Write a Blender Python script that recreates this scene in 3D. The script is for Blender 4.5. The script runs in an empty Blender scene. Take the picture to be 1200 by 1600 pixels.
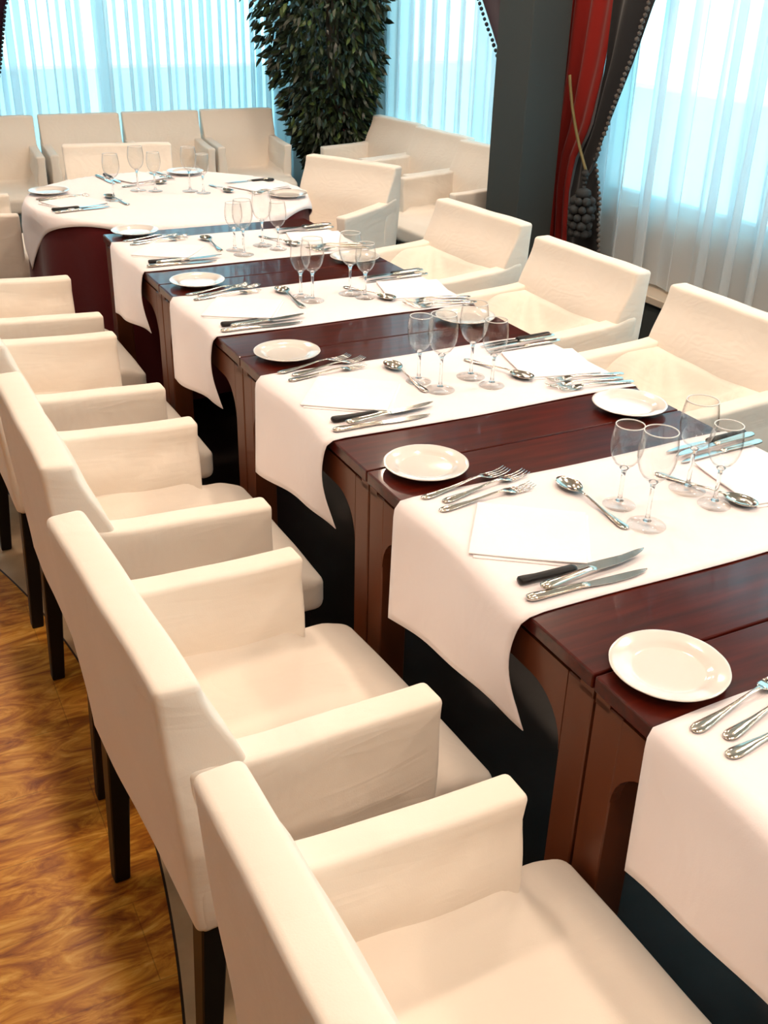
import bpy, bmesh, math, random
from math import sin, cos, pi, radians, sqrt, exp
from mathutils import Vector, Matrix, noise

random.seed(7)
SC = bpy.context.scene
COL = SC.collection

# ------------------------------------------------------------------ camera
F_PX = 1592.2
YAW, PITCH, ROLL = 0.4844, 0.4868, -0.0274
CAM = Vector((-0.7795, -0.8561, 1.5847))
fw = Vector((sin(YAW)*cos(PITCH), cos(YAW)*cos(PITCH), -sin(PITCH)))
rt = Vector((cos(YAW), -sin(YAW), 0))
dn = fw.cross(rt)
c_, s_ = cos(ROLL), sin(ROLL)
r2 = rt*c_ + dn*s_
d2 = dn*c_ - rt*s_
cam = bpy.data.cameras.new('camera')
cam.sensor_fit = 'VERTICAL'; cam.sensor_height = 36.0; cam.sensor_width = 27.0
cam.lens = F_PX/1600*36.0
cam.clip_start = 0.02
co = bpy.data.objects.new('camera', cam); COL.objects.link(co)
up = -d2; bk = -fw
co.matrix_world = Matrix(((r2.x, up.x, bk.x, CAM.x), (r2.y, up.y, bk.y, CAM.y), (r2.z, up.z, bk.z, CAM.z), (0, 0, 0, 1)))
SC.camera = co

# ------------------------------------------------------------------ world, sun, exposure
w = bpy.data.worlds.new('daylight'); SC.world = w; w.use_nodes = True
bg = w.node_tree.nodes['Background']
bg.inputs[0].default_value = (0.30, 0.82, 1.0, 1); bg.inputs[1].default_value = 3.4
sun = bpy.data.lights.new('sun', 'SUN'); sun.energy = 17.0; sun.color = (0.55, 0.92, 1.0); sun.angle = 0.02
so = bpy.data.objects.new('sun', sun); COL.objects.link(so)
so.rotation_euler = (radians(28), radians(-22), 0)       # high, from behind the building
so.location = (-3, -4, 8)
SC.view_settings.view_transform = 'Standard'; SC.view_settings.look = 'None'
SC.view_settings.gamma = 1.0; SC.view_settings.use_curve_mapping = False
SC.view_settings.exposure = 0.06
SC.cycles.use_denoising = True
SC.cycles.caustics_reflective = False; SC.cycles.caustics_refractive = False
SC.cycles.max_bounces = 10; SC.cycles.diffuse_bounces = 5; SC.cycles.glossy_bounces = 4
SC.cycles.transmission_bounces = 8; SC.cycles.transparent_max_bounces = 24
SC.cycles.sample_clamp_indirect = 6.0
LAMP_W = 11.2
LAMP_COL = (1.0, 0.77, 0.59)

# ------------------------------------------------------------------ materials
def mat(name, col=(0.8, 0.8, 0.8), rough=0.6, metal=0.0, coat=0.0, spec=0.5, sheen=0.0):
    m = bpy.data.materials.new(name); m.use_nodes = True
    b = m.node_tree.nodes['Principled BSDF']
    b.inputs['Base Color'].default_value = (*col, 1)
    b.inputs['Roughness'].default_value = rough
    b.inputs['Metallic'].default_value = metal
    b.inputs['Coat Weight'].default_value = coat
    b.inputs['Coat Roughness'].default_value = 0.06
    b.inputs['Specular IOR Level'].default_value = spec
    b.inputs['Sheen Weight'].default_value = sheen
    return m
def N(m, t, **k):
    n = m.node_tree.nodes.new(t)
    for a, v in k.items(): setattr(n, a, v)
    return n
def L(m, a, b): m.node_tree.links.new(a, b)
def P(m): return m.node_tree.nodes['Principled BSDF']
def coords(m, scale=(1, 1, 1), rot=(0, 0, 0), kind='Object'):
    tc = N(m, 'ShaderNodeTexCoord'); mp = N(m, 'ShaderNodeMapping')
    mp.inputs['Scale'].default_value = scale; mp.inputs['Rotation'].default_value = rot
    L(m, tc.outputs[kind], mp.inputs[0]); return mp.outputs[0]
def ramp(m, fac, stops):
    r = N(m, 'ShaderNodeValToRGB')
    e = r.color_ramp.elements
    while len(e) < len(stops): e.new(0.5)
    for i, (p, c) in enumerate(stops): e[i].position = p; e[i].color = (*c, 1)
    L(m, fac, r.inputs[0]); return r.outputs[0]
def bump(m, h, strength=0.2, dist=0.01, prev=None):
    b = N(m, 'ShaderNodeBump'); b.inputs['Strength'].default_value = strength; b.inputs['Distance'].default_value = dist
    L(m, h, b.inputs['Height'])
    if prev: L(m, prev, b.inputs['Normal'])
    return b.outputs[0]

def fabric(name, col, weave=True, wr=0.25, scale=5.0, crease=0.0):
    m = mat(name, col, 0.92, spec=0.2, sheen=0.15)
    v = coords(m)
    n = N(m, 'ShaderNodeTexNoise'); n.inputs['Scale'].default_value = scale; n.inputs['Detail'].default_value = 3; n.inputs['Distortion'].default_value = 0.6
    L(m, v, n.inputs['Vector'])
    o = bump(m, n.outputs[0], wr, 0.03)
    n2 = N(m, 'ShaderNodeTexNoise'); n2.inputs['Scale'].default_value = 420
    L(m, v, n2.inputs['Vector'])
    o = bump(m, n2.outputs[0], 0.12, 0.001, o)
    L(m, o, P(m).inputs['Normal'])
    if crease:
        wv = N(m, 'ShaderNodeTexNoise'); wv.inputs['Scale'].default_value = 2.2; wv.inputs['Detail'].default_value = 1.5; wv.inputs['Distortion'].default_value = 2.5
        mpc = N(m, 'ShaderNodeMapping'); mpc.inputs['Scale'].default_value = (1.0, 1.6, 3.5); mpc.inputs['Rotation'].default_value = (0.5, 0.6, 0.3)
        L(m, v, mpc.inputs[0]); L(m, mpc.outputs[0], wv.inputs['Vector'])
        pk = N(m, 'ShaderNodeMath', operation='PINGPONG'); pk.inputs[1].default_value = 0.11; L(m, wv.outputs[0], pk.inputs[0])
        o = bump(m, pk.outputs[0], crease, 0.06, o)
        L(m, o, P(m).inputs['Normal'])
    n3 = N(m, 'ShaderNodeTexNoise'); n3.inputs['Scale'].default_value = 3.0; L(m, v, n3.inputs['Vector'])
    c = ramp(m, n3.outputs[0], [(0.3, tuple(x*0.96 for x in col)), (0.7, col)])
    L(m, c, P(m).inputs['Base Color'])
    return m
M_COVER = fabric('cream_cotton', (0.82, 0.755, 0.675), crease=0.07)
M_CLOTH = fabric('white_linen', (0.87, 0.80, 0.815), wr=0.15, scale=7)
M_NAPK = fabric('napkin_linen', (0.90, 0.87, 0.88), wr=0.10, scale=14)
M_UNDER = fabric('burgundy_cloth', (0.085, 0.005, 0.007), wr=0.2)

def wood_dark():
    m = mat('mahogany', (0.05, 0.008, 0.005), 0.3, coat=0.45, spec=0.12)
    v = coords(m, (1.2, 14, 14))
    n = N(m, 'ShaderNodeTexNoise'); n.inputs['Scale'].default_value = 4; n.inputs['Detail'].default_value = 6
    L(m, v, n.inputs['Vector'])
    c = ramp(m, n.outputs[0], [(0.3, (0.028, 0.0020, 0.0008)), (0.55, (0.058, 0.0042, 0.0014)), (0.8, (0.095, 0.009, 0.0025))])
    L(m, c, P(m).inputs['Base Color'])
    P(m).inputs['Coat Roughness'].default_value = 0.05
    return m
M_WOOD = wood_dark()
M_SIDE = mat('mahogany_frame', (0.115, 0.030, 0.010), 0.42, coat=0.10, spec=0.3)
M_LEG = mat('black_stained_leg', (0.007, 0.006, 0.006), 0.45, spec=0.25)
M_CHINA = mat('white_china', (0.72, 0.68, 0.64), 0.12, coat=0.7)
M_STEEL = mat('polished_steel', (0.72, 0.66, 0.58), 0.14, metal=1.0)
M_BLADE = mat('blade_steel', (0.70, 0.70, 0.68), 0.18, metal=1.0)
M_BLACK = mat('black_handle', (0.010, 0.009, 0.009), 0.35, spec=0.25)

def thin_glass():
    m = bpy.data.materials.new('clear_glass'); m.use_nodes = True
    nt = m.node_tree; nt.nodes.clear()
    out = nt.nodes.new('ShaderNodeOutputMaterial'); mix = nt.nodes.new('ShaderNodeMixShader')
    tr = nt.nodes.new('ShaderNodeBsdfTransparent'); gl = nt.nodes.new('ShaderNodeBsdfGlossy'); fr = nt.nodes.new('ShaderNodeMath'); fr.operation = 'POWER'; fr.inputs[1].default_value = 4.0
    fm = nt.nodes.new('ShaderNodeMath'); fm.operation = 'MULTIPLY_ADD'; fm.inputs[1].default_value = 0.75; fm.inputs[2].default_value = 0.035
    lw = nt.nodes.new('ShaderNodeLayerWeight'); lw.inputs[0].default_value = 0.28
    cr = nt.nodes.new('ShaderNodeValToRGB')
    cr.color_ramp.elements[0].position = 0.35; cr.color_ramp.elements[0].color = (0.985, 0.985, 0.98, 1)
    cr.color_ramp.elements[1].position = 0.98; cr.color_ramp.elements[1].color = (0.84, 0.82, 0.80, 1)
    nt.links.new(lw.outputs['Facing'], cr.inputs[0]); nt.links.new(cr.outputs[0], tr.inputs[0])
    lf = nt.nodes.new('ShaderNodeLayerWeight'); lf.inputs[0].default_value = 0.5; nt.links.new(lf.outputs['Facing'], fr.inputs[0]); nt.links.new(fr.outputs[0], fm.inputs[0])
    gl.inputs['Roughness'].default_value = 0.02
    nt.links.new(fm.outputs[0], mix.inputs[0]); nt.links.new(tr.outputs[0], mix.inputs[1]); nt.links.new(gl.outputs[0], mix.inputs[2])
    nt.links.new(mix.outputs[0], out.inputs[0]); return m
M_GLASS = thin_glass()
def solid_glass():
    m = bpy.data.materials.new('stem_glass'); m.use_nodes = True
    b = P(m); b.inputs['Transmission Weight'].default_value = 1.0; b.inputs['Roughness'].default_value = 0.0
    b.inputs['IOR'].default_value = 1.45; b.inputs['Base Color'].default_value = (1, 1, 1, 1); return m
M_STEM = solid_glass()

def sheer(name, col, see=0.30):
    m = bpy.data.materials.new(name); m.use_nodes = True
    nt = m.node_tree; nt.nodes.clear()
    out = nt.nodes.new('ShaderNodeOutputMaterial')
    tl = nt.nodes.new('ShaderNodeBsdfTranslucent'); df = nt.nodes.new('ShaderNodeBsdfDiffuse'); tr = nt.nodes.new('ShaderNodeBsdfTransparent')
    for n in (tl, df): n.inputs[0].default_value = (*col, 1)
    a = nt.nodes.new('ShaderNodeMixShader'); a.inputs[0].default_value = 0.50
    nt.links.new(tl.outputs[0], a.inputs[1]); nt.links.new(df.outputs[0], a.inputs[2])
    # the cloth is thicker seen edge-on: less open weave at grazing angles
    lw = nt.nodes.new('ShaderNodeLayerWeight'); lw.inputs[0].default_value = 0.5
    mr = nt.nodes.new('ShaderNodeMapRange'); mr.inputs[1].default_value = 0; mr.inputs[2].default_value = 1
    mr.inputs[3].default_value = see; mr.inputs[4].default_value = 0.0
    nt.links.new(lw.outputs['Facing'], mr.inputs[0])
    b = nt.nodes.new('ShaderNodeMixShader')
    nt.links.new(mr.outputs[0], b.inputs[0]); nt.links.new(a.outputs[0], b.inputs[1]); nt.links.new(tr.outputs[0], b.inputs[2])
    nt.links.new(b.outputs[0], out.inputs[0]); return m
M_SHEER = sheer('sheer_voile', (0.80, 0.86, 0.90), 0.40)

M_VELVET = fabric('red_velvet', (0.24, 0.013, 0.009), wr=0.1)
M_BORDER = fabric('black_border', (0.018, 0.018, 0.020), wr=0.1)
M_PLUM = fabric('plum_drape', (0.030, 0.010, 0.022), wr=0.1)
M_FRINGE = mat('bobble_fringe', (0.10, 0.085, 0.075), 0.8)
M_FRINGE2 = mat('bobble_fringe_dark', (0.015, 0.018, 0.025), 0.7)
M_CORD = mat('gold_green_cord', (0.17, 0.13, 0.045), 0.6)
M_TASSEL = mat('dark_tassel', (0.020, 0.021, 0.022), 0.8)
M_SLATE = mat('slate_paint', (0.034, 0.042, 0.042), 0.8)
M_WALL = mat('cream_wall', (0.50, 0.42, 0.35), 0.8)
M_CEIL = mat('ceiling_paint', (0.50, 0.45, 0.40), 0.9)
M_FRAME = mat('window_frame_paint', (0.55, 0.60, 0.62), 0.5)
M_LEDGE = mat('stone_ledge', (0.50, 0.42, 0.33), 0.4)
M_BARK = mat('bark', (0.06, 0.045, 0.03), 0.8)
M_POT = mat('dark_pot', (0.02, 0.02, 0.022), 0.4)
M_PAVE = mat('pale_paving', (0.80, 0.80, 0.78), 0.9)
M_PARA = mat('pale_parapet', (0.46, 0.50, 0.52), 0.9)

def leaf_mat():
    m = mat('ficus_leaf', (0.03, 0.06, 0.02), 0.38)
    oi = N(m, 'ShaderNodeNewGeometry')
    c = ramp(m, oi.outputs['Random Per Island'], [(0.0, (0.010, 0.018, 0.012)), (0.5, (0.022, 0.035, 0.016)), (0.85, (0.035, 0.055, 0.018)), (1.0, (0.10, 0.15, 0.04))])
    L(m, c, P(m).inputs['Base Color']); return m
M_LEAF = leaf_mat()

def floor_mat():
    """Round wooden dance floor with a dark joint, a tan stone ring round it, dark stone elsewhere."""
    m = mat('floor_finish', rough=0.3)
    tc = N(m, 'ShaderNodeTexCoord')
    # wood
    mp = N(m, 'ShaderNodeMapping'); mp.inputs['Scale'].default_value = (2.2, 7.0, 1); mp.inputs['Rotation'].default_value = (0, 0, radians(9))
    L(m, tc.outputs['Object'], mp.inputs[0])
    n = N(m, 'ShaderNodeTexNoise'); n.inputs['Scale'].default_value = 2.6; n.inputs['Detail'].default_value = 7; n.inputs['Roughness'].default_value = 0.62; n.inputs['Distortion'].default_value = 2.4
    L(m, mp.outputs[0], n.inputs['Vector'])
    wc = ramp(m, n.outputs[0], [(0.30, (0.20, 0.052, 0.006)), (0.44, (0.40, 0.140, 0.014)), (0.56, (0.60, 0.27, 0.032)), (0.72, (0.80, 0.46, 0.10))])
    mp2 = N(m, 'ShaderNodeMapping'); mp2.inputs['Scale'].default_value = (1, 1, 1); L(m, tc.outputs['Object'], mp2.inputs[0])
    br = N(m, 'ShaderNodeTexBrick'); br.inputs['Scale'].default_value = 1.0; br.inputs['Brick Width'].default_value = 1.1; br.inputs['Row Height'].default_value = 0.19
    br.inputs['Mortar Size'].default_value = 0.0012; br.inputs['Color1'].default_value = (0.78, 0.74, 0.70, 1); br.inputs['Color2'].default_value = (1.1, 1.05, 1, 1); br.inputs['Mortar'].default_value = (0.3, 0.25, 0.2, 1)
    L(m, mp2.outputs[0], br.inputs['Vector'])
    mx = N(m, 'ShaderNodeMix', data_type='RGBA', blend_type='MULTIPLY'); mx.inputs[0].default_value = 0.45
    L(m, wc, mx.inputs[6]); L(m, br.outputs['Color'], mx.inputs[7])
    # radius from the floor centre
    sub = N(m, 'ShaderNodeVectorMath', operation='SUBTRACT'); sub.inputs[1].default_value = (-3.75, 1.02, 0)
    L(m, tc.outputs['Object'], sub.inputs[0])
    ln = N(m, 'ShaderNodeVectorMath', operation='LENGTH'); L(m, sub.outputs[0], ln.inputs[0])
    def step(r):
        g = N(m, 'ShaderNodeMath', operation='GREATER_THAN'); g.inputs[1].default_value = r
        L(m, ln.outputs['Value'], g.inputs[0]); return g.outputs[0]
    def mixc(f, a, b):
        x = N(m, 'ShaderNodeMix', data_type='RGBA'); L(m, f, x.inputs[0])
        for s, i in ((a, 6), (b, 7)):
            if isinstance(s, tuple): x.inputs[i].default_value = (*s, 1)
            else: L(m, s, x.inputs[i])
        return x.outputs[2]
    n4 = N(m, 'ShaderNodeTexNoise'); n4.inputs['Scale'].default_value = 9; n4.inputs['Detail'].default_value = 5; L(m, tc.outputs['Object'], n4.inputs['Vector'])
    dark = ramp(m, n4.outputs[0], [(0.3, (0.011, 0.007, 0.005)), (0.7, (0.021, 0.013, 0.010))])
    tan = ramp(m, n4.outputs[0], [(0.3, (0.36, 0.25, 0.15)), (0.7, (0.50, 0.36, 0.22))])
    c = mixc(step(3.294), mx.outputs[2], (0.02, 0.012, 0.008))
    c = mixc(step(3.299), c, tan)
    c = mixc(step(3.56), c, dark)
    L(m, c, P(m).inputs['Base Color'])
    P(m).inputs['Roughness'].default_value = 0.34; P(m).inputs['Specular IOR Level'].default_value = 0.25
    return m
M_FLOOR = floor_mat()
m = bpy.data.materials.new('lamp_glow'); m.use_nodes = True
P(m).inputs['Emission Color'].default_value = (1, 0.8, 0.6, 1); P(m).inputs['Emission Strength'].default_value = 25; M_GLOW = m

# ------------------------------------------------------------------ helpers
def new(name, bm, m, parent=None, smooth=True):
    me = bpy.data.meshes.new(name)
    bmesh.ops.recalc_face_normals(bm, faces=bm.faces)
    if smooth:
        for f in bm.faces: f.smooth = True
    bm.to_mesh(me); bm.free()
    me.materials.append(m)
    o = bpy.data.objects.new(name, me); COL.objects.link(o)
    if parent: o.parent = parent
    return o
def tag(o, label=None, cat=None, group=None, kind=None):
    if label: o['label'] = label
    if cat: o['category'] = cat
    if group: o['group'] = group
    if kind: o['kind'] = kind
    return o
def empty(name, loc=(0, 0, 0), rz=0, label=None, cat=None, group=None):
    o = bpy.data.objects.new(name, None); o.empty_display_size = 0.05; COL.objects.link(o)
    o.location = loc; o.rotation_euler = (0, 0, rz)
    return tag(o, label, cat, group)
def tree_copy(o, parent=None):
    c = o.copy(); COL.objects.link(c); c.parent = parent
    for ch in list(o.children): tree_copy(ch, c)
    return c
def put(proto, used, loc, rz, label, cat=None, group=None):
    """first call moves the prototype itself, later calls copy it"""
    if proto.name in used: o = tree_copy(proto)
    else: used.add(proto.name); o = proto
    o.location = loc; o.rotation_euler = (0, 0, rz)
    return tag(o, label, cat, group)
USED = set()

def box(bm, x0, x1, y0, y1, z0, z1, bev=0.0, seg=2):
    r = bmesh.ops.create_cube(bm, size=1)
    vs = r['verts']
    for v in vs:
        v.co = Vector((x0 if v.co.x < 0 else x1, y0 if v.co.y < 0 else y1, z0 if v.co.z < 0 else z1))
    if bev > 0:
        es = {e for v in vs for e in v.link_edges}
        bmesh.ops.bevel(bm, geom=list(es), offset=bev, segments=seg, affect='EDGES', profile=0.5)
def rbox(bm, x0, x1, y0, y1, z0, z1, r=0.02, step=0.02, fn=None):
    """rounded box on a fine grid, so that cloth can be wrinkled"""
    lo = Vector((x0, y0, z0)); hi = Vector((x1, y1, z1))
    def axis(a, b):
        n = max(2, int(round((b-a-2*r)/step)))
        q = [a + r*(1-cos(t)) * 1.0 for t in (0, pi/6, pi/3)]
        s = [a + r + (b-a-2*r)*i/n for i in range(n+1)]
        return q + s + [a+b-x for x in reversed(q)]
    ax = [axis(lo[i], hi[i]) for i in range(3)]
    cache = {}
    def vert(i, j, k):
        key = (i, j, k)
        if key in cache: return cache[key]
        p = Vector((ax[0][i], ax[1][j], ax[2][k]))
        q = Vector([min(max(p[t], lo[t]+r), hi[t]-r) for t in range(3)])
        d = p-q
        if d.length > 1e-9: p = q + d.normalized()*r
        if fn: p = fn(p)
        cache[key] = bm.verts.new(p); return cache[key]
    nx, ny, nz = [len(a)-1 for a in ax]
    def quad(*v):
        if len(set(v)) == 4:
            try: bm.faces.new(v)
            except ValueError: pass
    for i in range(nx):
        for j in range(ny):
            for k in (0, nz): quad(vert(i, j, k), vert(i+1, j, k), vert(i+1, j+1, k), vert(i, j+1, k))
    for i in range(nx):
        for k in range(nz):
            for j in (0, ny): quad(vert(i, j, k), vert(i+1, j, k), vert(i+1, j, k+1), vert(i, j, k+1))
    for j in range(ny):
        for k in range(nz):
            for i in (0, nx): quad(vert(i, j, k), vert(i, j+1, k), vert(i, j+1, k+1), vert(i, j, k+1))
def lathe(bm, prof, n=40, fn=None):
    rings = []
    for r, z in prof:
        if r < 1e-6: rings.append([bm.verts.new((0, 0, z))]); continue
        ring = []
        for i in range(n):
            a = 2*pi*i/n; p = Vector((r*cos(a), r*sin(a), z))
            if fn: p = fn(p, a, r)
            ring.append(bm.verts.new(p))
        rings.append(ring)
    for a, b in zip(rings, rings[1:]):
        if len(a) == 1 and len(b) == 1: continue
        for i in range(n):
            j = (i+1) % n
            if len(a) == 1: bm.faces.new((a[0], b[i], b[j]))
            elif len(b) == 1: bm.faces.new((a[i], a[j], b[0]))
            else: bm.faces.new((a[i], a[j], b[j], b[i]))
def loft(bm, secs, n=10):
    """secs: (x, y, z, half width, half thickness) along +X, elliptical sections"""
    rings = []
    for x, y, z, hw, ht in secs:
        rings.append([bm.verts.new((x, y+hw*cos(2*pi*i/n), z+ht*sin(2*pi*i/n))) for i in range(n)])
    for a, b in zip(rings, rings[1:]):
        for i in range(n): bm.faces.new((a[i], a[(i+1) % n], b[(i+1) % n], b[i]))
    bm.faces.new(rings[0]); bm.faces.new(list(reversed(rings[-1])))
def tube(bm, pts, r, n=8):
    rings = []
    for k, p in enumerate(pts):
        p = Vector(p)
        t = (Vector(pts[min(k+1, len(pts)-1)]) - Vector(pts[max(k-1, 0)])).normalized()
        a = t.orthogonal().normalized() if abs(t.z) > 0.95 else t.cross(Vector((0, 0, 1))).normalized()
        b = t.cross(a); rr = r[k] if isinstance(r, (list, tuple)) else r
        rings.append([bm.verts.new(p + a*rr*cos(2*pi*i/n) + b*rr*sin(2*pi*i/n)) for i in range(n)])
    for a, b in zip(rings, rings[1:]):
        for i in range(n): bm.faces.new((a[i], a[(i+1) % n], b[(i+1) % n], b[i]))
    bm.faces.new(rings[0]); bm.faces.new(list(reversed(rings[-1])))
def ball(bm, c, r, sub=1, sz=1.0):
    bmesh.ops.create_icosphere(bm, subdivisions=sub, radius=r, matrix=Matrix.Translation(c) @ Matrix.Diagonal((1, 1, sz, 1)))
def grid(bm, nu, nv, fn):
    g = [[bm.verts.new(fn(i/nu, j/nv)) for j in range(nv+1)] for i in range(nu+1)]
    for i in range(nu):
        for j in range(nv): bm.faces.new((g[i][j], g[i+1][j], g[i+1][j+1], g[i][j+1]))
def solid(o, t, off=-1):
    md = o.modifiers.new('thickness', 'SOLIDIFY'); md.thickness = t; md.offset = off; return o
def sm(a, b, x):
    t = min(max((x-a)/(b-a), 0), 1); return t*t*(3-2*t)

# ------------------------------------------------------------------ the room
X0, X1, Y0, Y1, ZC = -5.0, 2.45, -3.2, 6.25, 2.65
bm = bmesh.new(); box(bm, X0, X1+0.2, Y0, Y1+0.2, -0.12, 0.0); tag(new('floor', bm, M_FLOOR, smooth=False), kind='structure')
bm = bmesh.new(); box(bm, X0-0.2, X1+0.35, Y0-0.2, Y1+0.35, ZC, ZC+0.15); tag(new('ceiling', bm, M_CEIL, smooth=False), kind='structure')
bm = bmesh.new(); box(bm, X0-0.2, X0, Y0-0.2, Y1+0.2, -0.12, ZC); tag(new('wall_left', bm, M_WALL, smooth=False), kind='structure')
bm = bmesh.new(); box(bm, X0, X1+0.2, Y0-0.2, Y0, -0.12, ZC); tag(new('wall_front', bm, M_WALL, smooth=False), kind='structure')
ZT = 2.45
def wall_with_holes(name, axis, c0, c1, a0, a1, holes):
    """axis 'x': wall at X in c0..c1 running along Y; holes (a, b, sill)"""
    bm = bmesh.new()
    def bx(p, q, z0, z1):
        if q-p < 1e-4: return
        if axis == 'x': box(bm, c0, c1, p, q, z0, z1)
        else: box(bm, p, q, c0, c1, z0, z1)
    cur = a0
    for a, b, s in holes:
        bx(cur, a, -0.12, ZC); bx(a, b, -0.12, s); bx(a, b, ZT, ZC); cur = b
    bx(cur, a1, -0.12, ZC)
    return tag(new(name, bm, M_WALL, smooth=False), kind='structure')
H_RIGHT = [(-2.6, 3.20, 0.66), (3.48, 5.35, 0.30)]
H_BACK = [(-4.4, -0.55, 0.30), (-0.35, 2.10, 0.30)]  # left opening is an unseen window, added for its daylight
wall_with_holes('wall_right', 'x', X1, X1+0.16, Y0, Y1+0.2, H_RIGHT)
wall_with_holes('wall_back', 'y', Y1, Y1+0.16, X0, X1, H_BACK)
def window(i, axis, c, a, b, s, mull):
    bm = bmesh.new(); t = 0.045
    def bx(p, q, z0, z1):
        if axis == 'x': box(bm, c+0.05, c+0.11, p, q, z0, z1, 0.004, 1)
        else: box(bm, p, q, c+0.05, c+0.11, z0, z1, 0.004, 1)
    bx(a, a+t, s, ZT); bx(b-t, b, s, ZT); bx(a+t, b-t, s, s+t); bx(a+t, b-t, ZT-t, ZT)
    for k in range(1, mull+1):
        p = a + (b-a)*k/(mull+1); bx(p-t/2, p+t/2, s+t, ZT-t)
    o = tag(new('window_%d' % i, bm, M_FRAME, smooth=False), kind='structure')
    g = bmesh.new()
    if axis == 'x': box(g, c+0.078, c+0.082, a+t, b-t, s+t, ZT-t)
    else: box(g, a+t, b-t, c+0.078, c+0.082, s+t, ZT-t)
    new('pane', g, M_GLASS, o, smooth=False)
window(1, 'x', X1, *H_RIGHT[0], 4); window(2, 'x', X1, *H_RIGHT[1], 1)
window(3, 'y', Y1, *H_BACK[0], 3); window(4, 'y', Y1, *H_BACK[1], 1)
# pale ledge under the right-hand window with a dark face below
bm = bmesh.new(); box(bm, 2.30, X1, Y0, 3.10, 0.315, 0.35, 0.004, 1); tag(new('trim_1', bm, M_LEDGE, smooth=False), kind='structure')
bm = bmesh.new(); box(bm, 2.33, X1, Y0, 3.10, 0.0, 0.315); tag(new('trim_2', bm, M_SLATE, smooth=False), kind='structure')
# outside
bm = bmesh.new(); box(bm, -120, 120, -120, 160, -0.5, -0.14); tag(new('terrace_ground', bm, M_PAVE, smooth=False), kind='structure')
bm = bmesh.new(); box(bm, -8, 6.5, 8.1, 8.3, -0.14, 0.86, 0.01, 1); box(bm, 5.3, 5.5, -6, 8.1, -0.14, 0.80, 0.01, 1)
tag(new('terrace_wall', bm, M_PARA, smooth=False), kind='structure')
# column
CX0, CX1, CY0, CY1 = 2.0, 2.205, 3.18, 3.45
bm = bmesh.new(); box(bm, CX0, CX1, CY0, CY1, 0, ZC, 0.004, 1); tag(new('column', bm, M_SLATE, smooth=False), kind='structure')

# ------------------------------------------------------------------ sheers
def sheer_curtain(axis, c, a, b, z0, z1, label, amp=0.026, wl=0.105, seed=0, cat='curtain', group=None):
    bm = bmesh.new(); n = int((b-a)/0.004)
    ph = [0.0]
    for i in range(n): ph.append(ph[-1] + 2*pi*((b-a)/n)/wl*(1+0.45*noise.noise(Vector((i*0.010, seed, 0)))))
    def fn(u, v):
        i = int(round(u*n)); s = a+(b-a)*u; z = z0+(z1-z0)*v
        am = amp*(0.75+0.5*noise.noise(Vector((s*3, seed+5, z*0.5))))
        d = am*sin(ph[i]+0.25*noise.noise(Vector((s*2, z*1.3, seed)))*2)
        s2 = s + wl*0.27*sin(2*ph[i])*(0.8+0.6*noise.noise(Vector((s*5, seed, 1))))
        return Vector((c+d, s2, z)) if axis == 'x' else Vector((s2, c+d, z))
    grid(bm, n, 10, fn)
    o = new('sheer_curtain', bm, M_SHEER)
    return tag(o, label, cat, group)
sheer_curtain('x', 2.395, -2.7, 1.55, 0.365, 2.5, 'white sheer curtain panel right of the tasselled drape, at the right picture edge', seed=1, wl=0.19, amp=0.04)
sheer_curtain('x', 2.400, 1.56, 3.14, 0.365, 2.5, 'white sheer curtain panel hanging directly beside the red drape and tassel', seed=2, wl=0.17, amp=0.035)
sheer_curtain('x', 2.395, 3.50, 5.60, 0.20, 2.5, 'white sheer curtain behind the armchairs between plant and dark column', seed=3, wl=0.15)
sheer_curtain('y', 6.17, -4.5, 0.735, 0.20, 2.5, 'glowing sheer curtain panel on back window, left of the seam between panels', seed=4, wl=0.12)
sheer_curtain('y', 6.16, 0.775, 2.30, 0.20, 2.5, 'glowing sheer curtain panel on back window, between panel seam and leafy tree', seed=6, wl=0.12)

# ------------------------------------------------------------------ drapes
def interp(tab, z):
    tab = sorted(tab)
    if z <= tab[0][0]: return tab[0][1]
    for (z0, v0), (z1, v1) in zip(tab, tab[1:]):
        if z <= z1:
            t = (z-z0)/(z1-z0); return v0+(v1-v0)*t
    return tab[-1][1]
def drape(axis, c, inner, mid, outer, z0, z1, m1, m2, mf, label, nf=4, amp=0.022, r_b=0.011, group=None):
    """inner/mid/outer: tables (z, position) of the three edges of main cloth and border"""
    if axis == 'x': root = empty('curtain_drape', (c, interp(inner, z0), 0))
    else: root = empty('curtain_drape', (interp(inner, z0), c, 0))
    base = Vector(root.location)
    tag(root, label, 'curtain', group)
    def mk(A, B, off, folds, nm, m):
        bm = bmesh.new()
        def fn(u, v):
            z = z0+(z1-z0)*v; a, b = interp(A, z), interp(B, z)
            s = a+(b-a)*u
            d = amp*sin(2*pi*folds*u+0.6*sin(z*3)+off)*(0.7+0.3*sin(5*u+off)) - 0.01*sin(z*4+u*5)
            p = Vector((c+d-0.012*off, s, z)) if axis == 'x' else Vector((s, c+d-0.012*off, z))
            return p-base
        grid(bm, 60, 40, fn); return solid(new(nm, bm, m, root), 0.004, 0)
    mk(inner, mid, 0.0, nf, 'main_cloth', m1)
    bd = mk(mid, outer, 0.6, 1.3, 'border', m2)
    bm = bmesh.new(); z = z0+0.01
    while z < z1:
        s = interp(outer, z); p = Vector((c-0.012, s, z)) if axis == 'x' else Vector((s, c-0.012, z))
        j = random.uniform(-0.004, 0.004)
        ball(bm, p-base+Vector((0, j, 0)), r_b*random.uniform(0.8, 1.15), 1); z += r_b*2.1
    new('bobble_fringe', bm, mf, bd)
    return root
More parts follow.
